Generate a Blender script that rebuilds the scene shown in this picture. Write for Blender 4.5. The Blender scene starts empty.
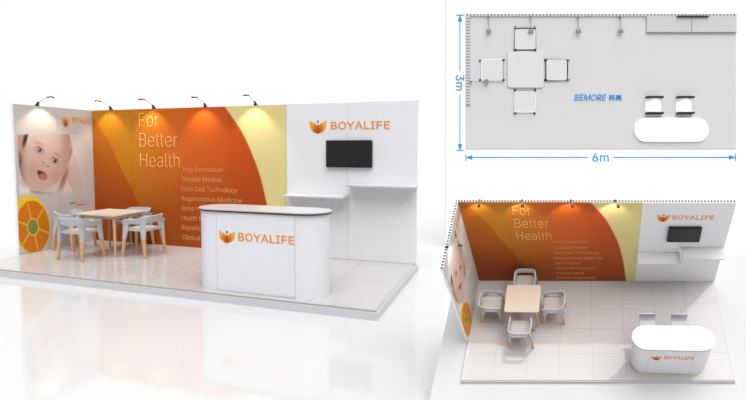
import bpy, bmesh, math, random
from mathutils import Matrix, Vector
random.seed(3)
SC = bpy.context.scene
COL = SC.collection
R = math.radians

# ------------------------------------------------------------------ camera, sky, exposure
CAM_ROT = Matrix(((0.9445146160, 0.3284664985, 0.0013782386),
                  (0.0244978876, -0.0662588657, -0.9975016873),
                  (-0.3275545659, 0.9421886871, -0.0706292024)))      # rows: right, down, forward
CAM_T = Vector((-5.294495111, 1.150031032, 7.128720637))
CAM_LOC = -(CAM_ROT.transposed() @ CAM_T)
RIGHT, DOWN, FWD = [Vector(CAM_ROT[i]) for i in range(3)]
UP = -DOWN
F, CX, CY = 500.0, 340.0, 185.0
cam = bpy.data.cameras.new('camera'); cam_o = bpy.data.objects.new('camera', cam); COL.objects.link(cam_o)
cam.sensor_width = 36; cam.lens = F / 746 * 36
cam.shift_x = (373 - CX) / 746; cam.shift_y = (CY - 200) / 746
cam.clip_end = 500
cam_o.matrix_world = Matrix.Translation(CAM_LOC) @ Matrix((RIGHT, UP, -FWD)).transposed().to_4x4()
SC.camera = cam_o

W = bpy.data.worlds.new('studio_sky'); SC.world = W; W.use_nodes = True
nt = W.node_tree; nt.nodes.clear()
wo = nt.nodes.new('ShaderNodeOutputWorld'); bg = nt.nodes.new('ShaderNodeBackground')
tc = nt.nodes.new('ShaderNodeTexCoord'); sp = nt.nodes.new('ShaderNodeSeparateXYZ'); rp = nt.nodes.new('ShaderNodeValToRGB')
nt.links.new(tc.outputs['Generated'], sp.inputs[0]); nt.links.new(sp.outputs['Z'], rp.inputs[0])
rp.color_ramp.elements[0].position = 0.35; rp.color_ramp.elements[0].color = (.80, .80, .80, 1)
rp.color_ramp.elements[1].position = 0.92; rp.color_ramp.elements[1].color = (1, 1, 1, 1)
nt.links.new(rp.outputs[0], bg.inputs[0]); bg.inputs[1].default_value = 1.28
mr = nt.nodes.new('ShaderNodeMapRange'); mr.interpolation_type = 'SMOOTHSTEP'     # sky dimming added in front of the stand, to cut fill on its walls
mr.inputs['From Min'].default_value = -.1; mr.inputs['From Max'].default_value = .5
mr.inputs['To Min'].default_value = .33 * 1.28; mr.inputs['To Max'].default_value = 1.28
nt.links.new(sp.outputs['Y'], mr.inputs['Value']); nt.links.new(mr.outputs[0], bg.inputs[1])
nt.links.new(bg.outputs[0], wo.inputs[0])
sun = bpy.data.lights.new('studio_softbox', 'SUN'); sun.energy = 3.7; sun.angle = R(62); sun.color = (1, 1, 1)
sun_o = bpy.data.objects.new('studio_softbox', sun); COL.objects.link(sun_o)
sun_o.rotation_euler = Vector((-.20, .46, -1)).to_track_quat('-Z', 'Y').to_euler()
SC.view_settings.view_transform = 'Standard'; SC.view_settings.look = 'None'
SC.view_settings.gamma = 1; SC.view_settings.use_curve_mapping = False
SC.view_settings.exposure = 0.0
GROUND_ALBEDO = .575

# ------------------------------------------------------------------ helpers
def lin(c):
    return tuple(((v / 255) / 12.92 if v / 255 <= .04045 else ((v / 255 + .055) / 1.055) ** 2.4) for v in c)

def mat(name, rgb, rough=.5, metal=0, spec=.5, emit=None, attr=None, noise=.03, linear=False):
    m = bpy.data.materials.new(name); m.use_nodes = True; t = m.node_tree
    b = t.nodes['Principled BSDF']
    c = rgb if linear else lin(rgb)
    b.inputs['Roughness'].default_value = rough; b.inputs['Metallic'].default_value = metal
    b.inputs['Specular IOR Level'].default_value = spec
    if attr:
        a = t.nodes.new('ShaderNodeAttribute'); a.attribute_name = attr
        t.links.new(a.outputs['Color'], b.inputs['Base Color'])
    elif emit is None:
        n = t.nodes.new('ShaderNodeTexNoise'); n.inputs['Scale'].default_value = 9
        g = t.nodes.new('ShaderNodeTexCoord'); t.links.new(g.outputs['Object'], n.inputs['Vector'])
        x = t.nodes.new('ShaderNodeMix'); x.data_type = 'RGBA'
        x.inputs['A'].default_value = (*[v * (1 - noise) for v in c], 1); x.inputs['B'].default_value = (*[min(1, v * (1 + noise)) for v in c], 1)
        t.links.new(n.outputs['Fac'], x.inputs['Factor']); t.links.new(x.outputs['Result'], b.inputs['Base Color'])
    else:
        b.inputs['Base Color'].default_value = (*c, 1)
        b.inputs['Emission Color'].default_value = (*c, 1); b.inputs['Emission Strength'].default_value = emit
    return m

M = {}
M['white_panel'] = mat('white_laminate', (225, 226, 229), .45, spec=.3, noise=.01)
M['counter'] = mat('counter_white', (220, 221, 225), .4, spec=.4, noise=.01)
M['counter_top'] = mat('counter_top_white', (196, 196, 197), .25, noise=.01)
M['dark_edge'] = mat('dark_edge', (45, 45, 50), .4)
M['shelf'] = mat('shelf_white', (205, 205, 207), .35, noise=.01)
M['tv_body'] = mat('tv_body', (14, 14, 16), .35)
M['tv_screen'] = mat('tv_screen', (30, 30, 31), .45, spec=.3)
M['black'] = mat('black_plastic', (22, 22, 24), .4)
M['chrome'] = mat('brushed_metal', (190, 190, 195), .3, metal=.8)
M['plastic'] = mat('chair_grey_plastic', (178, 180, 184), .45, noise=.02)
M['seatm'] = mat('chair_seat_beige', (176, 168, 160), .5, noise=.02)
M['wood'] = mat('beech_wood', (206, 160, 118), .45, noise=.12)
M['table'] = mat('table_cream', (200, 186, 170), .4, noise=.03)
M['edge'] = mat('platform_edge_grey', (196, 197, 200), .35, noise=.02)
M['frame'] = mat('wall_frame_white', (235, 236, 240), .5, noise=.01)
M['print'] = mat('wall_print', (255, 255, 255), .5, spec=.25, attr='print_colour')
M['logo'] = mat('logo_print', (255, 255, 255), .5, spec=.2, attr='print_colour')
M['orange_text'] = mat('orange_lettering', (226, 140, 34), .5, noise=.01)
M['headline'] = mat('headline_lettering', (224, 170, 106), .5, noise=.01)
M['list'] = mat('list_lettering', (208, 140, 84), .5, noise=.01)
M['lens'] = mat('lamp_lens', (255, 236, 200), .3, emit=4)
M['board'] = mat('white_board', (250, 250, 250), .7, spec=.1, noise=.0)
M['plan_grey'] = mat('plan_grey', (205, 205, 206), .7, spec=.1, noise=.005)
M['plan_light'] = mat('plan_light', (212, 212, 213), .6, spec=.1, noise=.005)
M['plan_white'] = mat('plan_white', (255, 255, 255), .6, spec=.1, noise=0)
M['plan_shelf'] = mat('plan_shelf_grey', (196, 196, 197), .6, spec=.1, noise=.01)
M['plan_mid'] = mat('plan_mid_grey', (140, 140, 142), .6, spec=.1)
M['blue'] = mat('plan_blue', (20, 146, 214), .6, spec=.1, noise=.01)

def hatch_mat(name, n, light, dark, axis='X', duty=.55):
    """evenly alternating blocks along the generated axis of the strip"""
    m = mat(name, light, .5, spec=.2); t = m.node_tree; b = t.nodes['Principled BSDF']
    g = t.nodes.new('ShaderNodeTexCoord'); s = t.nodes.new('ShaderNodeSeparateXYZ'); t.links.new(g.outputs['Generated'], s.inputs[0])
    mu = t.nodes.new('ShaderNodeMath'); mu.operation = 'MULTIPLY'; mu.inputs[1].default_value = n; t.links.new(s.outputs[axis], mu.inputs[0])
    fr = t.nodes.new('ShaderNodeMath'); fr.operation = 'FRACT'; t.links.new(mu.outputs[0], fr.inputs[0])
    gt = t.nodes.new('ShaderNodeMath'); gt.operation = 'GREATER_THAN'; gt.inputs[1].default_value = duty; t.links.new(fr.outputs[0], gt.inputs[0])
    x = t.nodes.new('ShaderNodeMix'); x.data_type = 'RGBA'; x.inputs['A'].default_value = (*lin(dark), 1); x.inputs['B'].default_value = (*lin(light), 1)
    t.links.new(gt.outputs[0], x.inputs['Factor']); t.links.new(x.outputs['Result'], b.inputs['Base Color'])
    return m
M['hatch_back'] = hatch_mat('frame_hatch_back', 92, (225, 225, 228), (62, 62, 68))
M['hatch_side'] = hatch_mat('frame_hatch_side', 24, (225, 225, 228), (45, 45, 50), 'Y')
M['plan_hatch_x'] = hatch_mat('plan_hatch_x', 78, (205, 205, 205), (150, 150, 150))
M['plan_hatch_y'] = hatch_mat('plan_hatch_y', 30, (205, 205, 205), (150, 150, 150), 'Y')

def tile_mat(name, base, joint, rough):
    m = bpy.data.materials.new(name); m.use_nodes = True; t = m.node_tree; b = t.nodes['Principled BSDF']
    uv = t.nodes.new('ShaderNodeUVMap'); uv.uv_map = 'tiles'; s = t.nodes.new('ShaderNodeSeparateXYZ'); t.links.new(uv.outputs[0], s.inputs[0])
    outs = []
    for a in ('X', 'Y'):
        fr = t.nodes.new('ShaderNodeMath'); fr.operation = 'FRACT'; t.links.new(s.outputs[a], fr.inputs[0])
        pp = t.nodes.new('ShaderNodeMath'); pp.operation = 'PINGPONG'; pp.inputs[1].default_value = .5; t.links.new(fr.outputs[0], pp.inputs[0])
        lt = t.nodes.new('ShaderNodeMath'); lt.operation = 'LESS_THAN'; lt.inputs[1].default_value = .008; t.links.new(pp.outputs[0], lt.inputs[0]); outs.append(lt)
    mx = t.nodes.new('ShaderNodeMath'); mx.operation = 'MAXIMUM'; t.links.new(outs[0].outputs[0], mx.inputs[0]); t.links.new(outs[1].outputs[0], mx.inputs[1])
    x = t.nodes.new('ShaderNodeMix'); x.data_type = 'RGBA'; x.inputs['A'].default_value = (*lin(base), 1); x.inputs['B'].default_value = (*lin(joint), 1)
    t.links.new(mx.outputs[0], x.inputs['Factor']); t.links.new(x.outputs['Result'], b.inputs['Base Color'])
    b.inputs['Roughness'].default_value = rough
    return m
M['tile'] = tile_mat('glossy_floor_tile', (184, 181, 180), (164, 161, 159), .07)

gm = bpy.data.materials.new('white_studio_ground'); gm.use_nodes = True
gb = gm.node_tree.nodes['Principled BSDF']; gb.inputs['Base Color'].default_value = (GROUND_ALBEDO,) * 3 + (1,)
gb.inputs['Roughness'].default_value = .06; gb.inputs['Specular IOR Level'].default_value = .5
M['ground'] = gm
M['slab'] = mat('white_base_slab', (198, 198, 199), .5, spec=.2, noise=0)

def box(bm, x0, x1, y0, y1, z0, z1):
    v = [bm.verts.new((x, y, z)) for z in (z0, z1) for y in (y0, y1) for x in (x0, x1)]
    for f in ((0, 2, 3, 1), (4, 5, 7, 6), (0, 1, 5, 4), (2, 6, 7, 3), (0, 4, 6, 2), (1, 3, 7, 5)):
        bm.faces.new([v[i] for i in f])
    return bm

def loft(bm, rings, cap=True, closed=False):
    vs = [[bm.verts.new(p) for p in r] for r in rings]; n = len(vs[0])
    prs = list(zip(vs, vs[1:])) + ([(vs[-1], vs[0])] if closed else [])
    for a, b in prs:
        for i in range(n):
            bm.faces.new((a[i], a[(i + 1) % n], b[(i + 1) % n], b[i]))
    if cap and not closed:
        bm.faces.new(list(reversed(vs[0]))); bm.faces.new(vs[-1])
    return bm

def tube(bm, pts, r, n=8):
    rings = []
    for i, p in enumerate(pts):
        p = Vector(p); d = (Vector(pts[min(i + 1, len(pts) - 1)]) - Vector(pts[max(i - 1, 0)])).normalized()
        u = d.cross(Vector((0, 0, 1)));
        if u.length < .05: u = d.cross(Vector((1, 0, 0)))
        u.normalize(); v = d.cross(u)
        rr = r[i] if isinstance(r, (list, tuple)) else r
        rings.append([p + (u * math.cos(t) + v * math.sin(t)) * rr for t in [2 * math.pi * k / n for k in range(n)]])
    return loft(bm, rings)

def rrect(w, d, r, n=6, cx=0, cy=0):
    pts = []
    for sx, sy, a0 in ((1, 1, 0), (-1, 1, 90), (-1, -1, 180), (1, -1, 270)):
        for k in range(n + 1):
            a = R(a0 + 90 * k / n)
            pts.append((cx + sx * (w / 2 - r) + r * math.cos(a), cy + sy * (d / 2 - r) + r * math.sin(a)))
    return pts

def prism(bm, pts, z0, z1):
    return loft(bm, [[(x, y, z0) for x, y in pts], [(x, y, z1) for x, y in pts]])

def bev(bm, w, seg=2, ang=40):
    bmesh.ops.recalc_face_normals(bm, faces=bm.faces)
    es = [e for e in bm.edges if len(e.link_faces) == 2 and e.calc_face_angle() > R(ang)]
    bmesh.ops.bevel(bm, geom=es, offset=w, segments=seg, affect='EDGES', clamp_overlap=True)
    return bm

LEAN = None                                   # the small display's counter and table lean with its walls
def obj(name, bm, m, parent=None, mw=None, fn=None, smooth=True, kind=None):
    if fn:
        for v in bm.verts: v.co = fn(v.co)
    if LEAN:
        for v in bm.verts: v.co = LEAN @ v.co
    bmesh.ops.recalc_face_normals(bm, faces=bm.faces)
    me = bpy.data.meshes.new(name); bm.to_mesh(me); bm.free(); me.materials.append(m)
    if smooth:
        me.polygons.foreach_set('use_smooth', [True] * len(me.polygons))
        try: me.set_sharp_from_angle(angle=R(35))
        except Exception: pass
    o = bpy.data.objects.new(name, me); COL.objects.link(o)
    if parent: o.parent = parent
    elif mw is not None: o.matrix_world = mw
    if kind: o['kind'] = kind
    return o

def thing(name, label, cat, mw, group=None):
    o = bpy.data.objects.new(name, None); COL.objects.link(o); o.empty_display_size = .1
    o.matrix_world = mw; o['label'] = label; o['category'] = cat
    if group: o['group'] = group
    return o

def tag(o, label, cat, group=None):
    o['label'] = label; o['category'] = cat
    if group: o['group'] = group
    return o

def copy_tree(o, parent=None):
    c = o.copy(); COL.objects.link(c)
    if parent: c.parent = parent
    for ch in list(o.children): copy_tree(ch, c)
    return c

try:      # the lettering uses the sans serif that ships with Blender, else the built-in one
    import os
    FONT = bpy.data.fonts.load(os.path.join(bpy.utils.system_resource('DATAFILES'), 'fonts', 'Inter.woff2'))
except Exception:
    FONT = None
def text_bm(body, u0, u1, v0, cap, depth=.004, thin=0.0, slant=0.0, space=1.0, mapf=None, ref='H'):
    """lettering: left edge u0, right edge u1, baseline v0, capital height cap; (u, v, h) is sent through mapf"""
    def shape(s, ext):
        c = bpy.data.curves.new('lettering', 'FONT'); c.body = s; c.size = 1; c.font = FONT if FONT and ord(s[0]) < 0x2000 else c.font; c.extrude = ext; c.offset = thin; c.shear = slant
        c.space_character = space; c.resolution_u = 3
        o = bpy.data.objects.new('lettering', c); COL.objects.link(o)
        dg = bpy.context.evaluated_depsgraph_get(); dg.update()
        me = bpy.data.meshes.new_from_object(o.evaluated_get(dg))
        bpy.data.objects.remove(o); bpy.data.curves.remove(c)
        return me
    me = shape(ref, 0); ys = [v.co.y for v in me.vertices]; h = max(ys) - min(ys); bpy.data.meshes.remove(me)
    me = shape(body, .5); xs = [v.co.x for v in me.vertices]; a, b = min(xs), max(xs)
    bm = bmesh.new(); bm.from_mesh(me); bpy.data.meshes.remove(me)
    for v in bm.verts:
        u = u0 + (v.co.x - a) / (b - a) * (u1 - u0); w = v0 + v.co.y / h * cap; d = (v.co.z + .5) * depth
        v.co = mapf(u, w, d)
    return bm

def paint(me, fn):
    at = me.color_attributes.new('print_colour', 'FLOAT_COLOR', 'POINT')
    buf = []
    for v in me.vertices: buf += [*lin(fn(v)), 1]
    at.data.foreach_set('color', buf)

# ------------------------------------------------------------------ printed artwork
HA, LA, DA, TA = 2.3517, 1.4470, 2.2202, 0.1043
def clamp(x, a=0., b=1.): return max(a, min(b, x))
def sm(a, b, x): t = clamp((x - a) / (b - a)); return t * t * (3 - 2 * t)
def mix(c, d, t): return tuple(p + (q - p) * t for p, q in zip(c, d))

def poly_x(pts, z):
    """x of a boundary curve at height z (points given from the top down)"""
    for (x0, z0), (x1, z1) in zip(pts, pts[1:]):
        if z >= z1: return x0 + (x1 - x0) * (z0 - z) / (z0 - z1)
    return pts[-1][0]
def smooth_curve(pts, n=24):
    out = []
    P = [pts[0]] + pts + [pts[-1]]
    for i in range(1, len(P) - 2):
        for k in range(n):
            t = k / n
            out.append(tuple(.5 * (2 * P[i][j] + (P[i + 1][j] - P[i - 1][j]) * t + (2 * P[i - 1][j] - 5 * P[i][j] + 4 * P[i + 1][j] - P[i + 2][j]) * t * t
                       + (3 * P[i][j] - P[i - 1][j] - 3 * P[i + 1][j] + P[i + 2][j]) * t ** 3) for j in (0, 1)))
    out.append(pts[-1]); return out
ARC_RIGHT = smooth_curve([(2.83, 2.36), (3.13, 1.96), (3.31, 1.62), (3.45, 1.28), (3.53, 1.0), (3.60, .70), (3.66, .36), (3.71, 0)])
ARC_LEFT = smooth_curve([(.03, 2.36), (.13, 2.2), (.42, 1.82), (.77, 1.2), (.99, .84), (1.12, .6), (1.3, .3), (1.46, 0)])

def back_colour(x, z):
    e = .012
    gold = (184, 116, 16); orange = (194, 88, 20); deep = (180, 70, 10)
    c = mix(gold, orange, sm(.7, 2.3, x)); c = mix(c, deep, sm(2.2, 3.3, x))
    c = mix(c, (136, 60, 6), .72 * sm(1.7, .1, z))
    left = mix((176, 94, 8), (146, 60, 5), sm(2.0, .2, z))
    c = mix(left, c, sm(-e, e, x - poly_x(ARC_LEFT, z)))
    c = mix(c, (214, 199, 136), sm(-e, e, x - poly_x(ARC_RIGHT, z)))
    return c

def ell(px, py, cx, cy, rx, ry, ang, soft=.08):
    a = R(ang); dx, dy = px - cx, py - cy
    u = (dx * math.cos(a) + dy * math.sin(a)) / rx; v = (-dx * math.sin(a) + dy * math.cos(a)) / ry
    return 1 - sm(1 - soft, 1 + soft, math.hypot(u, v))

def side_colour(y, z):
    """left wall print; artwork coordinates p, q are those of a 78 by 150 layout, q downwards"""
    s = (y - (DA - LA)) / LA
    # layout in units where the wall is 78 wide; 150 tall at its left edge
    p = (14 + s * 93.4) / (1 + s * .174); s = (p - 14) / 77.5
    q = 104 + (HA - z) / HA * (150.5 - s * 19.5) + s * 6.5
    bgc = (200, 195, 192)
    c = bgc
    if 133.5 < q < 197 and p > 16.2:
        ph = (212, 198, 190)
        ph = mix(ph, (222, 216, 212), sm(56, 76, p))
        # hand behind the left cheek, fingers right
        ph = mix(ph, (190, 148, 134), ell(p, q, 19, 143, 6.5, 14, 8, .2))
        ph = mix(ph, (72, 46, 40), ell(p, q, 24.6, 138, 1.9, 8, 18, .6))
        ph = mix(ph, (86, 60, 52), ell(p, q, 20.5, 166, 2.8, 12, -8, .6) * .9)
        ph = mix(ph, (206, 178, 164), ell(p, q, 70, 172, 7.5, 25, -14, .15))
        ph = mix(ph, (216, 192, 178), ell(p, q, 67, 152, 4.5, 14, -10, .25))
        ph = mix(ph, (150, 112, 98), ell(p, q, 65.5, 141, 3.6, 10, -6, .5) * .8)
        ph = mix(ph, (92, 60, 52), ell(p, q, 65.8, 156, 2.4, 7.5, 24, .6))
        ph = mix(ph, (140, 100, 90), ell(p, q, 61, 179, 2.4, 10, 20, .8) * .8)
        # head
        head = max(ell(p, q, 44, 158, 22.5, 34, 24, .06), ell(p, q, 47, 147, 21, 20, 0, .08))
        skin = (206, 178, 166)
        skin = mix(skin, (216, 190, 176), ell(p, q, 45, 141, 16, 10, 15, .9))
        skin = mix(skin, (168, 130, 116), sm(54, 66, p) * .55)
        skin = mix(skin, (170, 132, 118), sm(27, 21, p) * .6)
        skin = mix(skin, (200, 150, 136), ell(p, q, 30, 170, 6, 7, 0, .9) * .6)
        skin = mix(skin, (196, 148, 134), ell(p, q, 55, 176, 6, 7, 0, .9) * .6)
        # eyebrows, eyes
        skin = mix(skin, (186, 140, 120), ell(p, q, 38, 143, 5, 1.3, 24, .6) * .6)
        skin = mix(skin, (186, 140, 120), ell(p, q, 55.6, 154.4, 4.5, 1.2, 34, .6) * .6)
        for ex, ey in ((38, 149.6), (52.8, 160.4)):
            skin = mix(skin, (176, 128, 112), ell(p, q, ex, ey, 4.6, 3.3, 28, .5) * .7)
            skin = mix(skin, (196, 184, 180), ell(p, q, ex, ey, 3.3, 1.9, 28, .3))
            skin = mix(skin, (74, 78, 90), ell(p, q, ex + .3, ey, 1.9, 2.0, 0, .25))
            skin = mix(skin, (24, 24, 30), ell(p, q, ex + .3, ey, .9, .95, 0, .3))
            skin = mix(skin, (240, 240, 240), ell(p, q, ex - .3, ey - .7, .45, .45, 0, .4))
            skin = mix(skin, (120, 82, 72), ell(p, q, ex + .4, ey - 2.2, 3.6, .55, 30, .6) * .8)
        # nose
        skin = mix(skin, (220, 190, 176), ell(p, q, 44, 160.5, 2.6, 3.4, 24, .8) * .8)
        skin = mix(skin, (150, 96, 84), ell(p, q, 41.8, 162, 1.0, .7, 20, .5))
        skin = mix(skin, (150, 96, 84), ell(p, q, 45.8, 165.8, 1.0, .7, 20, .5))
        skin = mix(skin, (196, 144, 128), ell(p, q, 43.2, 165.2, 3.0, .7, 28, .8) * .6)
        # open mouth
        skin = mix(skin, (178, 112, 106), ell(p, q, 39.8, 174.8, 5.4, 4.2, 42, .2))
        skin = mix(skin, (92, 40, 42), ell(p, q, 38.8, 173.4, 4.7, 2.3, 42, .25))
        skin = mix(skin, (196, 112, 112), ell(p, q, 40.4, 175.8, 3.4, 2.4, 36, .35))
        skin = mix(skin, (200, 152, 136), ell(p, q, 38.5, 182.5, 4, .9, 14, .8) * .5)
        ph = mix(ph, skin, head)
        ph = mix(ph, (150, 104, 92), ell(p, q, 37, 192.4, 12, 1.6, 8, .8) * .7)
        # blanket
        bl = q - (183 + 8 * sm(16, 30, p) + 1.5 * math.sin(p * .7) + (4 if p > 30 else 0) - 5 * sm(52, 70, p))
        ph = mix(ph, (232, 226, 222), sm(-.8, 1.2, bl) * sm(66, 60, p + 0 * q))
        ph = mix(ph, (196, 188, 184), sm(.8, 0, abs(bl - 1.4)) * .35 * sm(66, 60, p))
        edge = sm(133.5, 134.6, q) * sm(16.2, 16.8, p) * (1 - sm(60, 84, p)) * (1 - sm(188, 196, q) * .9)
        c = mix(c, ph, clamp(edge * 1.25))
    # orange slice with green middle
    qc, pc = 226.5, 28.4
    yel = max(ell(p, q, pc - 1, qc - 1.2, 17.9, 28.3, 0, .02), ell(p, q, 24, 203, 13, 8, -8, .1))
    c = mix(c, (240, 205, 60), yel)
    c = mix(c, (212, 122, 22), ell(p, q, pc, qc, 16.4, 26.6, 0, .03))
    rr = math.hypot((p - pc) / 17, (q - qc) / 26.6); an = math.atan2((q - qc) / 26.6, (p - pc) / 17)
    if .28 < rr < .93:
        for k in range(6):
            d = abs((an - (.25 + k * math.pi / 3) + math.pi) % (2 * math.pi) - math.pi) * rr
            c = mix(c, (244, 190, 80), sm(.05, .02, d) * .8)
    c = mix(c, (236, 196, 110), ell(p, q, pc, qc, 5.9, 8.9, 0, .08))
    c = mix(c, (128, 140, 62), ell(p, q, pc, qc, 5.0, 7.6, 0, .08))
    # small caption strokes (too small to read)
    if 66 < p < 83:
        ct = 203.4 - (p - 68) * .12
        if abs(q - ct) < .55 and math.sin(p * 5.3) > -.72: c = mix(c, (96, 88, 84), .75)
        if p > 72.5 and abs(q - ct - 3.0) < 1.15 and math.sin(p * 4.1) > -.6: c = mix(c, (214, 112, 40), .9)
    return c

def emblem_bm(u0, u1, v0, v1, mapf):
    """lotus-like five-petal emblem with a small dot over it; returns bmesh and colour list"""
    bm = bmesh.new(); cols = []
    def P(x, y, h): return mapf(u0 + (x + 1) / 2 * (u1 - u0), v0 + y * (v1 - v0), h)
    petals = [((-1, .93), (-1.12, .15), (-.1, .0), (-.25, .75), (230, 170, 74), (212, 124, 34)),
              ((1, .93), (1.12, .15), (.1, .0), (.25, .75), (232, 176, 84), (212, 124, 34)),
              ((-.45, .78), (-.85, .1), (0, -.02), (.0, .55), (220, 142, 44), (196, 86, 16)),
              ((.45, .78), (.85, .1), (0, -.02), (.0, .55), (222, 146, 48), (196, 86, 16)),
              ((0, .66), (-.56, .3), (0, -.03), (.56, .3), (214, 128, 30), (164, 56, 8))]
    for k, (a, l, b, r, ct, cb) in enumerate(petals):
        h0, h1 = .001, .004 + .001 * k
        N = 10
        def bez(p, q, s, t): return ((1 - t) ** 2 * p[0] + 2 * t * (1 - t) * q[0] + t * t * s[0], (1 - t) ** 2 * p[1] + 2 * t * (1 - t) * q[1] + t * t * s[1])
        L = [bez(a, l, b, i / N) for i in range(N + 1)]; Rr = [bez(a, r, b, i / N) for i in range(N + 1)]
        ring = L + Rr[-2:0:-1]
        lo = [bm.verts.new(P(x, y, h0)) for x, y in ring]; hi = [bm.verts.new(P(x, y, h1)) for x, y in ring]
        for x, y in ring * 2: cols.append(mix(cb, ct, clamp(y / .8)))
        n = len(ring)
        for i in range(n): bm.faces.new((lo[i], lo[(i + 1) % n], hi[(i + 1) % n], hi[i]))
        for i in range(1, N):
            j = n - i
            bm.faces.new((hi[i], hi[(i + 1)], hi[(j - 1) % n], hi[j % n])) if i < N - 0 and (i + 1) != (j - 1) else bm.faces.new((hi[i], hi[i + 1], hi[j % n]))
        bm.faces.new((hi[0], hi[1], hi[n - 1]))
    lo = []; hi = []
    for i in range(12):
        t = i / 12 * 2 * math.pi; x, y = .11 * math.cos(t), .84 + .09 * math.sin(t)
        lo.append(bm.verts.new(P(x, y, .001))); hi.append(bm.verts.new(P(x, y, .006))); cols += [(120, 62, 40)] * 2
    for i in range(12): bm.faces.new((lo[i], lo[(i + 1) % 12], hi[(i + 1) % 12], hi[i]))
    bm.faces.new(hi)
    return bm, cols

def emblem(parent, u0, u1, v0, v1, mapf):
    bm, cols = emblem_bm(u0, u1, v0, v1, mapf)
    o = obj('emblem', bm, M['logo'], parent, smooth=False)
    at = o.data.color_attributes.new('print_colour', 'FLOAT_COLOR', 'POINT')
    # verts were created ring by ring; emblem_bm lists colours in petal order (low ring then high ring)
    buf = []
    for c in cols: buf += [*lin(c), 1]
    at.data.foreach_set('color', buf)
    return o

# ------------------------------------------------------------------ the two booths
class Booth: pass
A = Booth(); A.W, A.H, A.L, A.D, A.T = 6.0, HA, LA, DA, TA; A.sh = (0, 0, 0); A.M = Matrix.Identity(4); A.s = 1
B = Booth(); B.W, B.H, B.L, B.D, B.T = 5.4158, 2.8784, 1.7195, 2.5467, .09; B.sh = (0.23911, -0.20589, -0.03663)
RB = Matrix(((0.9862100322, 0.0987379933, -0.1328178496), (-0.0284570978, -0.6894079558, -0.7238141088), (-0.1630336348, 0.7176123460, -0.6770912455)))
TB = Vector((2.6920786012, 4.2045112030, 11.0291076173))
MARGIN = dict(x0=-.62, x1=7.4, y0=-.75, y1=3.4, t=.06)          # the white base slab that the second display stands on
def b_shear(p):
    return Vector((p[0] + B.sh[0] * p[1] + B.sh[1] * p[2], p[1] + B.sh[2] * p[2], p[2]))
def b_world(s): return CAM_ROT.transposed().to_4x4() @ Matrix.Translation(-CAM_T) @ (Matrix.Translation(s * TB) @ (RB * s).to_4x4())
def b_low(s):
    m = b_world(s); zb = -B.T - MARGIN['t']
    return min((m @ b_shear((x, MARGIN['y0'], zb))).z for x in (MARGIN['x0'], MARGIN['x1']))
lo_s, hi_s = .05, 1.0
for _ in range(60):
    mid = (lo_s + hi_s) / 2
    if b_low(mid) > -TA: lo_s = mid
    else: hi_s = mid
B.s = mid
def b_matrix(s):
    m3 = (CAM_ROT.transposed() @ RB).to_quaternion().to_matrix()
    return Matrix.Translation(CAM_ROT.transposed() @ (s * TB - CAM_T)) @ m3.to_4x4() @ Matrix.Scale(s, 4)
B.M = b_matrix(B.s)

def make_fn(b):
    if b is A: return lambda p: Vector(p)
    def f(p):
        u = p[0] / 6; y = p[1] * B.D / DA
        y += (1 - p[1] / DA) * (-.112 + .20 * u)
        return b_shear((p[0] * B.W / 6, y, p[2] * B.H / HA * (1.038 - .07 * u) if p[2] > 0 else p[2]))
    return f
def side_fn(b):
    if b is A: return lambda p: Vector((p[0] + .085 * (1 - (DA - p[1]) / LA), p[1], p[2]))
    return lambda p: b_shear((p[0] * B.W / 6, B.D - (DA - p[1]) * B.L / LA, p[2] * B.H / HA * (1.038 - .03 * (DA - p[1]) / LA)))

def grid_panel(parent, name, a0, a1, z0, z1, mapg, colour, m, step=.0125, t=.012):
    """a printed slab; mapg(a, z, h) gives the place, h is towards the viewer"""
    n = max(2, int(round((a1 - a0) / step))); k = int(round((z1 - z0) / step))
    bm = bmesh.new(); rows = []; info = []
    for j in range(k + 1):
        row = []
        for i in range(n + 1):
            a = a0 + (a1 - a0) * i / n; z = z0 + (z1 - z0) * j / k
            row.append(bm.verts.new(mapg(a, z, t))); info.append((a, z))
        rows.append(row)
    for j in range(k):
        for i in range(n): bm.faces.new((rows[j][i], rows[j][i + 1], rows[j + 1][i + 1], rows[j + 1][i]))
    cs = [(a0, z0), (a1, z0), (a1, z1), (a0, z1)]
    bk = [bm.verts.new(mapg(a, z, 0)) for a, z in cs]; info += cs
    bm.faces.new(bk)
    bnd = [[r for r in rows[0]], [rows[j][n] for j in range(k + 1)], [r for r in reversed(rows[k])], [rows[j][0] for j in range(k, -1, -1)]]
    for e in range(4): bm.faces.new([bk[e]] + bnd[e] + [bk[(e + 1) % 4]])
    o = obj(name, bm, m, parent, smooth=False)
    if colour:
        at = o.data.color_attributes.new('print_colour', 'FLOAT_COLOR', 'POINT'); buf = []
        for a, z in info: buf += [*lin(colour(a, z)), 1]
        at.data.foreach_set('color', buf)
    return o

def prism_uv(bm, key):
    uv = bm.loops.layers.uv.new('tiles')
    for f in bm.faces:
        for l in f.loops: l[uv].uv = key(l.vert.co)

LIST = ['Drug Innovation', 'Disease Models', 'Stem Cell Technology', 'Regenerative Medicine', 'Gene Harbor', 'Health Management', 'Boyalife Valois', 'Clinical Diagnostics']
LISTW = [.823, .80, 1.09, 1.17, .63, .99, .70, .99]

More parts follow.
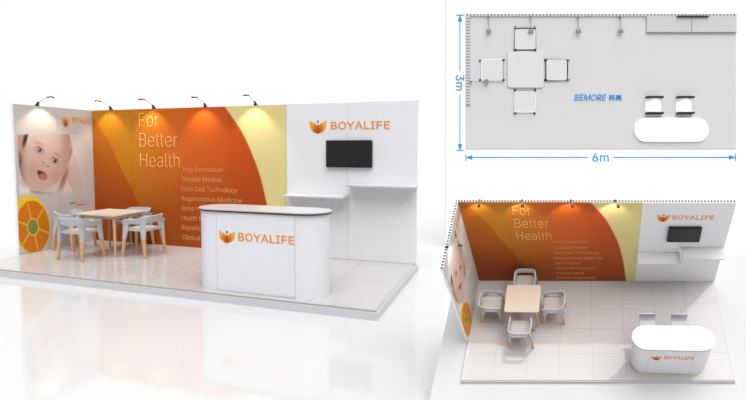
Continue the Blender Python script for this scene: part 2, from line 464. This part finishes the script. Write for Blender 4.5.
def build_shell(b):
    fn = make_fn(b); sf = side_fn(b); isA = b is A
    # platform
    bm = box(bmesh.new(), 0, 6, 0, DA, -.02, 0)
    prism_uv(bm, lambda c: ((c.x + .02) / .75, (c.y) / (DA / 4)))
    fl = obj('floor', bm, M['tile'], None, b.M, fn, False, 'structure')
    bm = box(bmesh.new(), -.015, 6.015, -.015, DA + .1, -b.T, -.0205)
    obj('edge_profile', bm, M['edge'], fl, None, fn, False)
    # back wall
    bm = box(bmesh.new(), -.05, 6.0, DA, DA + .05, -.0, HA)
    wb = obj('wall_back', bm, M['frame'], None, b.M, fn, False, 'structure')
    bm = box(bmesh.new(), -.05, 6.0, DA + .002, DA + .048, HA, HA + .003); obj('frame_top', bm, M['hatch_back'], wb, None, fn, False)
    g = .0016
    gx = 0 if isA else .12
    xs = [0] + [v + gx * (1 if v < 4.5 else .4) for v in (.96, 1.945, 2.95, 3.955, 4.96)] + [6.0]
    for i in range(6):
        mp = lambda a, z, h: fn((a, DA - h, z))
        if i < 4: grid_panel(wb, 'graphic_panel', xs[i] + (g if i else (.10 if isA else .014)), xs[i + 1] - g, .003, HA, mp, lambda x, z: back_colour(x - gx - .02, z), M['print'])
        else: grid_panel(wb, 'white_panel', xs[i] + g, xs[i + 1] - (g if i == 4 else 0), .003, HA, mp, None, M['white_panel'], step=.6)
    # side wall
    y0 = DA - LA
    bm = box(bmesh.new(), -.05, 0, y0, DA, 0, HA); wl = obj('wall_left', bm, M['frame'], None, b.M, sf, False, 'structure')
    bm = box(bmesh.new(), -.048, -.002, y0, DA, HA, HA + .003); obj('frame_top', bm, M['hatch_side'], wl, None, sf, False)
    ms = [y0, y0 + LA / 2, DA - .013]
    for i in range(2):
        grid_panel(wl, 'graphic_panel', ms[i] + (g if i else 0), ms[i + 1] - (g if i == 0 else 0), .003, HA, lambda a, z, h: sf((h, a, z)), side_colour, M['print'])
    # lettering on the walls
    ox, lx, lz = (0, 0, 0) if isA else (.08, .07, -.05)
    wm = lambda u, v, h: fn((u, DA - .0125 - h, v))
    for s, u1, v in (('For', 1.56, 2.045), ('Better', 1.93, 1.70), ('Health', 1.96, 1.35)):
        obj('headline_lettering', text_bm(s, 1.14 + ox, u1 + ox, v + lz * .4, .235, thin=-.012, mapf=wm), M['headline'], wb, smooth=False)
    for i, s in enumerate(LIST):
        obj('list_lettering', text_bm(s, 1.98 + ox * 1.3, 1.98 + ox * 1.3 + LISTW[i], 1.285 - i * .1655 + lz, .078, thin=0, mapf=wm), M['list'], wb, smooth=False)
    emblem(wb, 4.345 + lx, 4.615 + lx, 1.905 + lz, 2.115 + lz, wm)
    obj('brand_lettering', text_bm('BOYALIFE', 4.69 + lx * .8, 5.597 + lx * .3, 1.963 + lz, .112, mapf=wm, space=1.05, thin=.012), M['orange_text'], wb, smooth=False)
    sm_ = lambda u, v, h: sf((.0125 + h, u, v))
    emblem(wl, 1.60, 1.735, 2.045, 2.225, sm_)
    obj('brand_lettering', text_bm('BOYALIFE', 1.80, 2.175, 2.125, .095, mapf=sm_), M['orange_text'], wl, smooth=False)
    return fn, sf

fnA, sfA = build_shell(A)
fnB, sfB = build_shell(B)

# ground of the main display and the base slab of the tilted one
bm = box(bmesh.new(), -60, 60, -30, 90, -TA - .05, -TA); obj('ground', bm, M['ground'], None, None, None, False, 'structure')
m_ = MARGIN
bm = box(bmesh.new(), m_['x0'], m_['x1'], m_['y0'], m_['y1'], -B.T - m_['t'], -B.T)
slab = obj('ground', bm, M['slab'], None, B.M, b_shear, False, 'structure')

# ------------------------------------------------------------------ spot lamps
def lamp(b, label, group, side, pos, power):
    """base at local origin on the wall top; the arm reaches along local -Y"""
    f = (make_fn(b) if not side else side_fn(b))
    base = f((0 - .025, pos, HA + .003)) if side else f((pos, DA + .025, HA + .003))
    k = 1 if b is A else .9
    mw = b.M @ Matrix.Translation(base) @ Matrix.Rotation(R((90 if side else 0) - (0 if b is A else 10)), 4, 'Z') @ Matrix.Scale(k, 4)
    t = thing('spot_lamp', label, 'lamp', mw, group)
    c = bev(box(bmesh.new(), -.022, .022, -.035, .03, 0, .022), .005); obj('clamp', c, M['black'], t)
    bm = bmesh.new(); tube(bm, [(0, .005, .02), (0, -.02, .045), (0, -.045, .06)], [.017, .02, .012], 10); obj('joint', bm, M['black'], t)
    bm = bmesh.new(); tube(bm, [(0, -.04, .058), (0, -.21, .128), (0, -.25, .130)], .0042, 8); obj('arm', bm, M['chrome'], t)
    bm = box(bmesh.new(), -.034, .034, -.345, -.245, .116, .140); bev(bm, .007, 2); h = obj('lamp_head', bm, M['black'], t)
    bm = box(bmesh.new(), -.026, .026, -.33, -.26, .1135, .116); obj('lens', bm, M['lens'], h)
    ld = bpy.data.lights.new('halogen_beam', 'SPOT'); ld.energy = power * b.s ** 2 * k * k; ld.color = (1, .92, .74)
    ld.spot_size = R(94); ld.spot_blend = .6; ld.shadow_soft_size = .012 * b.s
    lo = bpy.data.objects.new('halogen_beam', ld); COL.objects.link(lo); lo.parent = t
    d = Vector((0, .28, -.95)); lo.matrix_local = Matrix.Translation((0, -.295, .108)) @ d.to_track_quat('-Z', 'Y').to_matrix().to_4x4()
    return t
LP = 18
where = ['over the amber wall beside the corner', 'over the large headline', 'over the deep orange panel', 'over the pale yellow panel']
for b, nm, xs in ((A, 'main booth', (.5, 1.43, 2.466, 3.401)), (B, 'small tilted booth', (.5, 1.46, 2.54, 3.5))):
    for x, w in zip(xs, where):
        lamp(b, 'arm spot lamp of the %s %s' % (nm, w), 'spot lamps on the back wall of the ' + nm, False, x, LP)
    lamp(b, 'black arm spot lamp clamped over the baby picture of the %s' % nm, None, True, 1.193 if b is A else 1.2, LP)

# ------------------------------------------------------------------ shelves, screen, counter
for b, nm, f in ((A, 'main booth', fnA), (B, 'small tilted booth', fnB)):
    isA = b is A
    for x0, x1, z, w in (((3.985, 4.985, .97, 'lower left'), (5.0, 6.02, 1.15, 'higher right')) if isA else ((4.06, 5.03, .965, 'lower left'), (5.045, 5.96, 1.115, 'higher right'))):
        bm = box(bmesh.new(), x0, x1, DA - .30, DA - .013, z - .028, z); bev(bm, .004)
        o = obj('wall_shelf', bm, M['shelf'], None, b.M, f); tag(o, 'thin white wall shelf of the %s, the %s one of two' % (nm, w), 'shelf', 'shelves of the ' + nm)
    dx, dz = (0, 0) if isA else (.065, -.065)
    x0, x1, z0, z1 = 4.629 + dx, 5.344 + dx, 1.392 + dz, 1.796 + dz
    bm = bev(box(bmesh.new(), x0, x1, DA - .07, DA - .0135, z0, z1), .008)
    o = obj('wall_screen', bm, M['tv_body'], None, b.M, f); tag(o, 'black flat screen mounted below the orange logo of the %s' % nm, 'screen')
    bm = bev(box(bmesh.new(), x0 + .022, x1 - .022, DA - .0735, DA - .0705, z0 + .022, z1 - .022), .001)
    obj('display_glass', bm, M['tv_screen'], o, None, f)

def stadium(x0, x1, y0, y1, n=18):
    r = (y1 - y0) / 2; c = (y0 + y1) / 2; pts = []
    for k in range(n + 1): a = R(-90 + 180 * k / n); pts.append((x1 - r + r * math.cos(a), c + r * math.sin(a)))
    for k in range(n + 1): a = R(90 + 180 * k / n); pts.append((x0 + r + r * math.cos(a), c + r * math.sin(a)))
    return pts

def counter(b, nm, x0, x1, y0, y1, h, seams, em, tx):
    ox, oy = (x0 + x1) / 2, (y0 + y1) / 2
    base = Vector((ox, oy, 0)) if b is A else b_shear((ox, oy, 0))
    t = thing('reception_counter', 'white oval-ended reception counter with an orange logo in the %s' % nm, 'counter', b.M @ Matrix.Translation(base))
    X0, X1, Y0, Y1 = x0 - ox, x1 - ox, y0 - oy, y1 - oy
    lean = 0
    bm = bmesh.new(); prism(bm, stadium(X0, X1, Y0, Y1), 0.0, h - .03); obj('body', bm, M['counter'], t)
    s0, s1 = seams[0] - ox, seams[1] - ox
    bm = bev(box(bmesh.new(), s0, s1, Y0 - .006, Y0 + .004, .012, h - .034), .002); fp = obj('front_panel', bm, M['counter'], t)
    for s in (s0 - .002, s1 + .002):
        bm = box(bmesh.new(), s - .003, s + .003, Y0 - .004, Y0 + .002, .01, h - .034); obj('seam_strip', bm, M['edge'], t)
    bm = bmesh.new(); prism(bm, stadium(X0 - .025, X1 + .025, Y0 - .025, Y1 + .025, 24), h - .03, h - .014); obj('dark_edge', bm, M['dark_edge'], t)
    bm = bmesh.new(); prism(bm, stadium(X0 - .027, X1 + .027, Y0 - .027, Y1 + .027, 24), h - .014, h); bev(bm, .004, 2, 60); obj('countertop', bm, M['counter_top'], t)
    mp = lambda u, v, d: Vector((u - ox, Y0 - .0062 - d, v))
    emblem(fp, em[0], em[1], em[2], em[3], mp)
    obj('brand_lettering', text_bm('BOYALIFE', tx[0], tx[1], tx[2], tx[3], mapf=mp, space=1.05, thin=.012), M['orange_text'], fp, smooth=False)
    return t
counter(A, 'main booth', 3.71, 5.345, .10, .60, .966, (4.045, 5.04), (4.08, 4.29, .578, .728), (4.335, 5.035, .612, .092))
def lean(rz=0):
    q = Matrix.Rotation(R(rz), 3, 'Z')
    return q.transposed() @ Matrix(((1, B.sh[0], B.sh[1]), (0, 1, B.sh[2]), (0, 0, 1))) @ q
LEAN = lean()
counter(B, 'small tilted booth', 3.46, 4.92, .19, .69, 1.08, (3.76, 4.58), (3.80, 3.99, .62, .80), (4.04, 4.58, .68, .125))
LEAN = None

# ------------------------------------------------------------------ table and chairs
def make_table(mw, label, w, d, h):
    t = thing('square_table', label, 'table', mw)
    bm = bmesh.new(); prism(bm, rrect(w, d, .05), h - .025, h); bev(bm, .006, 2, 60); obj('tabletop', bm, M['table'], t)
    bm = bmesh.new(); o_ = rrect(w * .84, d * .84, .02, 3); i_ = rrect(w * .84 - .04, d * .84 - .04, .01, 3)
    loft(bm, [[(x, y, h - .07) for x, y in o_], [(x, y, h - .026) for x, y in o_], [(x, y, h - .026) for x, y in i_], [(x, y, h - .07) for x, y in i_]], closed=True)
    obj('apron', bm, M['table'], t)
    for sx in (-1, 1):
        for sy in (-1, 1):
            bm = bmesh.new(); tube(bm, [(sx * w * .41, sy * d * .41, 0), (sx * w * .405, sy * d * .405, h * .5), (sx * w * .40, sy * d * .40, h - .026)], [.017, .023, .027], 12)
            obj('leg', bm, M['wood'], t)
    return t

def make_chair(mw, label, group):
    t = thing('dining_chair', label, 'chair', mw, group)
    # seat: slightly dished rounded slab
    bm = bmesh.new(); N = 14; top = []; bot = []
    out = rrect(.43, .43, .07, 5, 0, -.005)
    c = Vector((0, -.005, 0)); rings = []
    for k in (1., .97, .7, .35):
        zz = {1.: .487, .97: .497, .7: .488, .35: .483}[k]
        rings.append([(c.x + (x - c.x) * k, c.y + (y - c.y) * k, zz) for x, y in out])
    low = [[(c.x + (x - c.x) * .96, c.y + (y - c.y) * .96, .473) for x, y in out]]
    loft(bm, low + rings); obj('seat', bm, M['seatm'], t)
    # arm and back band: one U, open to the front
    path = [(-.232, -.20), (-.238, -.08), (-.24, .05), (-.235, .14)]
    for k in range(1, 8): a = R(180 - 90 * k / 8); path.append((-.135 + .1 * math.cos(a), .14 + .1 * math.sin(a)))
    path += [(-.135, .24), (0, .247)]
    full = path + [(-x, y) for x, y in reversed(path[:-1])]
    bm = bmesh.new(); rings = []
    n = len(full)
    for i, (x, y) in enumerate(full):
        a = Vector(full[max(i - 1, 0)]); bb = Vector(full[min(i + 1, n - 1)]); d = (bb - a).normalized(); nr = Vector((d.y, -d.x))
        if nr.dot(Vector((x, y))) < 0: nr = -nr
        bk = sm(.0, .24, y); zt = .665 + .06 * bk; ht = .085 + .035 * bk; th = .014
        o1 = nr * (th + .012 + .006 * bk); o2 = nr * (-th + .012 + .006 * bk); o3 = nr * -th; o4 = nr * th
        rings.append([(x + o4.x, y + o4.y, zt - ht), (x + o1.x, y + o1.y, zt - .006), (x + o1.x * .8, y + o1.y * .8, zt), (x + o2.x, y + o2.y, zt), (x + o2.x, y + o2.y, zt - .006), (x + o3.x, y + o3.y, zt - ht)])
    loft(bm, rings); obj('backrest', bm, M['plastic'], t)
    # side webs below the band and the seat frame ring
    bm = bmesh.new()
    o_ = rrect(.47, .45, .08, 5); i_ = rrect(.43, .41, .07, 5)
    loft(bm, [[(x, y, .460) for x, y in o_], [(x, y, .485) for x, y in o_], [(x, y, .485) for x, y in i_], [(x, y, .460) for x, y in i_]], closed=True)
    obj('seat_frame', bm, M['plastic'], t)
    for sx in (-1, 1):
        for sy in (-1, 1):
            yb = -.185 if sy < 0 else .185
            def ring(cx_, cy_, z, wx, wy, n=10):
                r = []
                for k in range(n):
                    a = 2 * math.pi * k / n; ca, sa = math.cos(a), math.sin(a)
                    r.append((cx_ + wx * math.copysign(abs(ca) ** .6, ca), cy_ + wy * math.copysign(abs(sa) ** .6, sa), z))
                return r
            xf, yf = sx * .262, yb + sy * .055
            bm = bmesh.new()
            loft(bm, [ring(xf, yf, 0, .020, .020), ring(sx * .252, yb + sy * .035, .16, .025, .027), ring(sx * .243, yb + sy * .02, .335, .029, .032)])
            lg = obj('leg', bm, M['wood'], t)
            bm = bmesh.new()
            loft(bm, [ring(sx * .243, yb + sy * .02, .32, .031, .034), ring(sx * .240, yb + sy * .013, .39, .029, .042), ring(sx * .232, yb, .49, .022, .06),
                      ring(sx * .232, yb - sy * .004, .54, .017, .058), ring(sx * .233, yb - sy * .012, .59, .015, .075), ring(sx * .236, yb - sy * .02, .635, .014, .10)])
            obj('leg_sleeve', bm, M['plastic'], lg)
    return t

def place(b, x, y, rz, k=1):
    p = Vector((x, y, 0)) if b is A else b_shear((x, y, 0))
    return b.M @ Matrix.Translation(p) @ Matrix.Rotation(R(rz), 4, 'Z') @ Matrix.Scale(k, 4)

make_table(place(A, 1.22, 1.43, 0), 'cream square table with wooden legs between four chairs in the main booth', .80, .70, .655)
LEAN = lean()
make_table(place(B, 1.22, 1.545, 0), 'cream square table seen from above in the small tilted booth', .75, .73, .75)
LEAN = None
chairs_A = [(1.12, .91, 180, 'at the front side of the table'), (.41, 1.45, 90, 'between table and baby picture'),
            (1.85, 1.43, -90, 'at the right side of the table'), (1.17, 1.97, 0, 'between table and orange wall')]
proto = None
KA = .89
for x, y, rz, w in chairs_A:
    lab = 'grey armchair in the main booth, ' + w
    if proto is None: proto = make_chair(place(A, x, y, rz, KA), lab, 'chairs round the table of the main booth')
    else:
        c = copy_tree(proto); c.matrix_world = place(A, x, y, rz, KA); c['label'] = lab
chairs_B = [(1.2, .93, 180, 'at the front side of the table'), (.50, 1.58, 90, 'between table and baby picture'),
            (1.87, 1.57, -90, 'at the right side of the table'), (1.2, 2.17, 0, 'between table and orange wall')]
for x, y, rz, w in chairs_B:
    LEAN = lean(rz)
    make_chair(place(B, x, y, rz, .94), 'grey armchair in the small tilted booth, ' + w, 'chairs round the table of the tilted booth')
LEAN = lean()

def make_stool(mw, label, group):
    t = thing('counter_stool', label, 'stool', mw, group)
    bm = bmesh.new(); rings = []
    # seat shell that turns up into a low back (profile in y, z)
    prof = [(-.19, .70), (-.15, .715), (0, .70), (.12, .71), (.175, .76), (.19, .84), (.195, .90)]
    for y, z in prof:
        rings.append([(-.18, y, z), (-.17, y, z + .012), (.17, y, z + .012), (.18, y, z), (.17, y - .004, z - .014), (-.17, y - .004, z - .014)])
    loft(bm, rings); obj('seat', bm, M['plastic'], t)
    bm = bmesh.new(); tube(bm, [(-.175, .195, .905), (.175, .195, .905)], .014); obj('back_rail', bm, M['chrome'], t)
    bm = bmesh.new(); tube(bm, [(0, 0, .02), (0, 0, .69)], .022, 12); obj('pole', bm, M['chrome'], t)
    bm = bmesh.new(); tube(bm, [(0, 0, 0), (0, 0, .02)], [.19, .17], 24); obj('base', bm, M['chrome'], t)
    return t
st = make_stool(place(B, 3.80, .98, 0, .88), 'low-backed stool behind the counter of the small tilted booth, nearer the table', 'stools behind the counter')
LEAN = None
c = copy_tree(st); c.matrix_world = place(B, 4.42, .98, 0, .88); c['label'] = 'low-backed stool behind the counter of the small tilted booth, farther from the table'

# ------------------------------------------------------------------ floor plan on the white wall panel
DEPTH = 9.0; U = DEPTH / F                                     # one drawing unit in metres
O = CAM_LOC + FWD * DEPTH
BR = Matrix((RIGHT, UP, -FWD)).transposed().to_4x4()
def bp(px, py, h=0): return O + RIGHT * (px - CX) * U + DOWN * (py - CY) * U - FWD * h
def bmw(px, py, h=0, rz=0): return Matrix.Translation(bp(px, py, h)) @ BR @ Matrix.Rotation(R(rz), 4, 'Z') @ Matrix.Scale(U, 4)
# local units on the drawing: 1 = one drawing unit, Y up, Z towards the viewer
def low():
    py = 200
    while bp(760, py).z > -TA + .0: py += .05
    return py - .05
pl = low()
pc = (602, 70)
bm = box(bmesh.new(), 446 - pc[0], 775 - pc[0], -(pl - pc[1]), 85, -4, 0)
obj('wall_panel', bm, M['board'], None, bmw(*pc), None, False, 'structure')
PC = (600.55, 81.6)
plan = thing('floor_plan', 'light grey rectangular floor plan of the booth with hatched walls', 'floor plan', bmw(*PC, h=.0))
hw, hh = 134.85, 67.2
bm = box(bmesh.new(), -hw, hw, -hh, hh, 0, .8); obj('plan_floor', bm, M['plan_grey'], plan, None, None, False)
bm = box(bmesh.new(), -hw, hw, hh - 2.6, hh, .8, 1.8); obj('plan_wall', bm, M['plan_hatch_x'], plan, None, None, False)
bm = box(bmesh.new(), -hw, -hw + 3.8, -24, hh - 2.6, .8, 1.8); obj('plan_wall', bm, M['plan_hatch_y'], plan, None, None, False)
fm = lambda u, v, d: Vector((u - PC[0], -(v - PC[1]), .8 + d))
def plan_text(parent, body, x0, x1, base_y, cap, m, thin=0, ref='H', name='lettering', off=None, slant=0):
    o = off or PC; z = .8 if off is None else 0
    bm = text_bm(body, x0 - o[0], x1 - o[0], -(base_y - o[1]), cap, depth=.5, thin=thin, ref=ref, slant=slant, mapf=lambda u, v, d: Vector((u, v, z + d)))
    return obj(name, bm, m, parent, smooth=False)
plan_text(plan, 'BEMORE', 573.6, 605.9, 100.6, 6.0, M['blue'], thin=.0, slant=.22, name='brand_lettering')
try: plan_text(plan, '\u90a6\u7f8e', 608.4, 621.2, 100.2, 6.0, M['blue'], ref='\u7f8e', name='brand_characters')
except Exception: pass

T0 = .8 * U
def p_table():
    bm = bmesh.new(); prism(bm, rrect(36.2, 36.4, 3), 0, 1.4); bev(bm, .3, 2, 60)
    o = obj('plan_table', bm, M['plan_light'], None, bmw(524.9, 69.9, T0)); tag(o, 'pale square table symbol between four chairs on the floor plan', 'table symbol')
p_table()
def p_chair(px, py, rz, label, dark):
    t = thing('plan_chair', label, 'chair symbol', bmw(px, py, T0, rz), 'chair symbols on the floor plan')
    bm = bmesh.new(); prism(bm, rrect(20.5, 21, 2.2), .3, 1.3); obj('seat', bm, M['plan_light'], t)
    dk, lt = M['black'], M['plan_white']
    bk = dk if dark else lt
    def arcbar(y, w, bow, th, m, nm):
        bm = bmesh.new(); pts = [(x, y + bow * (1 - (x / (w / 2)) ** 2), 1.0) for x in [(-w / 2 + w * i / 10) for i in range(11)]]
        tube(bm, pts, th, 6); obj(nm, bm, m, t)
    arcbar(10.6, 21, .6, .65 if dark else .5, bk, 'back_rail')
    arcbar(-10.3, 20, 0, .5, dk if dark else M['plan_mid'], 'front_rail')
    for sx in (-1, 1):
        bm = bmesh.new(); tube(bm, [(sx * 10.9, -10, .9), (sx * 10.7, 0, .9), (sx * 10.2, 10, .9)], .32, 6); obj('armrest', bm, M['plan_mid'] if dark else lt, t)
        bm = bmesh.new(); prism(bm, rrect(1.8, 2.4, .5, 2, sx * 10.0, -10.6), 0, 1.6); obj('leg', bm, dk, t)
        bm = bmesh.new(); prism(bm, rrect(1.7, 1.6, .4, 2, sx * 9.8, 12.6), 0, 1.2); obj('leg', bm, M['plan_mid'] if dark else dk, t)
p_chair(524.5, 40.0, 0, 'chair symbol with a dark back line above the table on the floor plan', True)
p_chair(492.2, 70.6, 90, 'chair symbol with a pale back line left of the table on the floor plan', False)
p_chair(555.5, 70.4, -90, 'chair symbol with a dark back line right of the table on the floor plan', True)
p_chair(524.2, 101.2, 180, 'chair symbol with a pale back line below the table on the floor plan', False)
def p_stool(px, py, label):
    t = thing('plan_stool', label, 'stool symbol', bmw(px, py, T0), 'stool symbols on the floor plan')
    bm = bmesh.new(); rings = []
    for i in range(13):
        x = -8 + 16 * i / 12; z = .3 + 3.2 * math.sin(math.pi * i / 12)
        rings.append([(x, -8.5, z), (x, 8.5, z), (x, 8.5, 0), (x, -8.5, 0)])
    loft(bm, rings); obj('seat', bm, M['plan_white'], t)
    for y in (7.6, -8.2):
        bm = bev(box(bmesh.new(), -8.2, 8.2, y - .95, y + .95, 0, 4.4), .3); obj('rail', bm, M['black'], t, None, None)
p_stool(652.6, 105.4, 'two-barred stool symbol above the white counter symbol, nearer the blue lettering')
p_stool(683.2, 105.4, 'two-barred stool symbol above the white counter symbol, farther from the blue lettering')
bm = bmesh.new(); prism(bm, stadium(-37, 37, -12, 12), 0, 2); bev(bm, .3, 2, 60)
tag(obj('plan_counter', bm, M['plan_white'], None, bmw(670, 130, T0)), 'white stadium-shaped counter symbol at the bottom of the floor plan', 'counter symbol')
for x0, x1, w in ((645.4, 689.7, 'left'), (690.3, 734.8, 'right')):
    wd = (x1 - x0) / 2; t = thing('plan_shelf', 'grey shelf rectangle on the floor plan, %s of the pale divider' % w, 'shelf symbol', bmw((x0 + x1) / 2, 24.9, T0), 'shelf symbols on the floor plan')
    bm = box(bmesh.new(), -wd, wd, -7.8, 7.8, 0, 1.6); obj('board', bm, M['plan_shelf'], t, None, None, False)
    bm = box(bmesh.new(), -wd, wd, -8.4, -7.8, 0, 1.7); obj('front_edge', bm, M['plan_mid'], t, None, None, False)
bm = bev(box(bmesh.new(), -15.6, 15.6, -.75, .75, 1.6, 3.2), .2)
tag(obj('plan_screen', bm, M['dark_edge'], None, bmw(690.5, 17.6, T0)), 'dark bar for the wall screen above the grey shelf symbols', 'screen symbol')
def p_lamp(px, py, ln, rz, label):
    t = thing('plan_lamp', label, 'lamp symbol', bmw(px, py, T0, rz), 'lamp symbols on the floor plan')
    bm = box(bmesh.new(), -.22, .22, -ln, 0, 2.2, 2.6); obj('arm', bm, M['plan_mid'], t, None, None, False)
    bm = bev(box(bmesh.new(), -.9, .9, -1.8, 0.2, 1.0, 2.4), .2); obj('clamp', bm, M['plan_mid'], t)
    bm = bev(box(bmesh.new(), -2.4, 2.4, -ln - 3.4, -ln, 1.7, 3.0), .3); obj('lamp_head', bm, M['plan_mid'], t)
for px, w in ((487.8, 'nearest the upper left corner'), (529.8, 'over the top chair symbol'), (577, 'right of the chair symbols'), (619, 'nearest the shelf symbols')):
    p_lamp(px, 17.2, 13.4, 0, 'lamp symbol on the floor plan top wall, ' + w)
p_lamp(469.5, 82.4, 14.5, 90, 'lamp symbol reaching from the left hatched wall of the floor plan')

def dimension(label, cxp, cyp, rz, half, gap, txt, tw, cap):
    """a measuring line with end ticks, two arrowheads and its figure in a gap; local X runs along the line"""
    t = thing('dimension_line', label, 'dimension line', bmw(cxp, cyp, .0, rz), 'dimension lines of the floor plan')
    for s in (-1, 1):
        bm = box(bmesh.new(), *( (gap, half - 1) if s > 0 else (-half + 1, -gap)), -.38, .38, 0, .5); obj('line', bm, M['blue'], t, None, None, False)
        bm = bmesh.new(); prism(bm, [(s * half, 0), (s * (half - 6.2), 2.2), (s * (half - 6.2), -2.2)], 0, .6); obj('arrowhead', bm, M['blue'], t, None, None, False)
        bm = box(bmesh.new(), s * half - .35, s * half + .35, -3.8, 3.8, 0, .5); obj('end_tick', bm, M['blue'], t, None, None, False)
    bm = text_bm(txt, -tw / 2, tw / 2, -cap / 2, cap, depth=.5, mapf=lambda u, v, d: Vector((u, v, d)), ref='6'); obj('figure', bm, M['blue'], t, smooth=False)
dimension('blue vertical dimension line reading 3m beside the floor plan', 459.9, 82.7, -90, 67.6, 11.5, '3m', 15.4, 8.2)
dimension('blue horizontal dimension line reading 6m under the floor plan', 600.5, 157.3, 0, 134.7, 12.5, '6m', 16.2, 8.6)
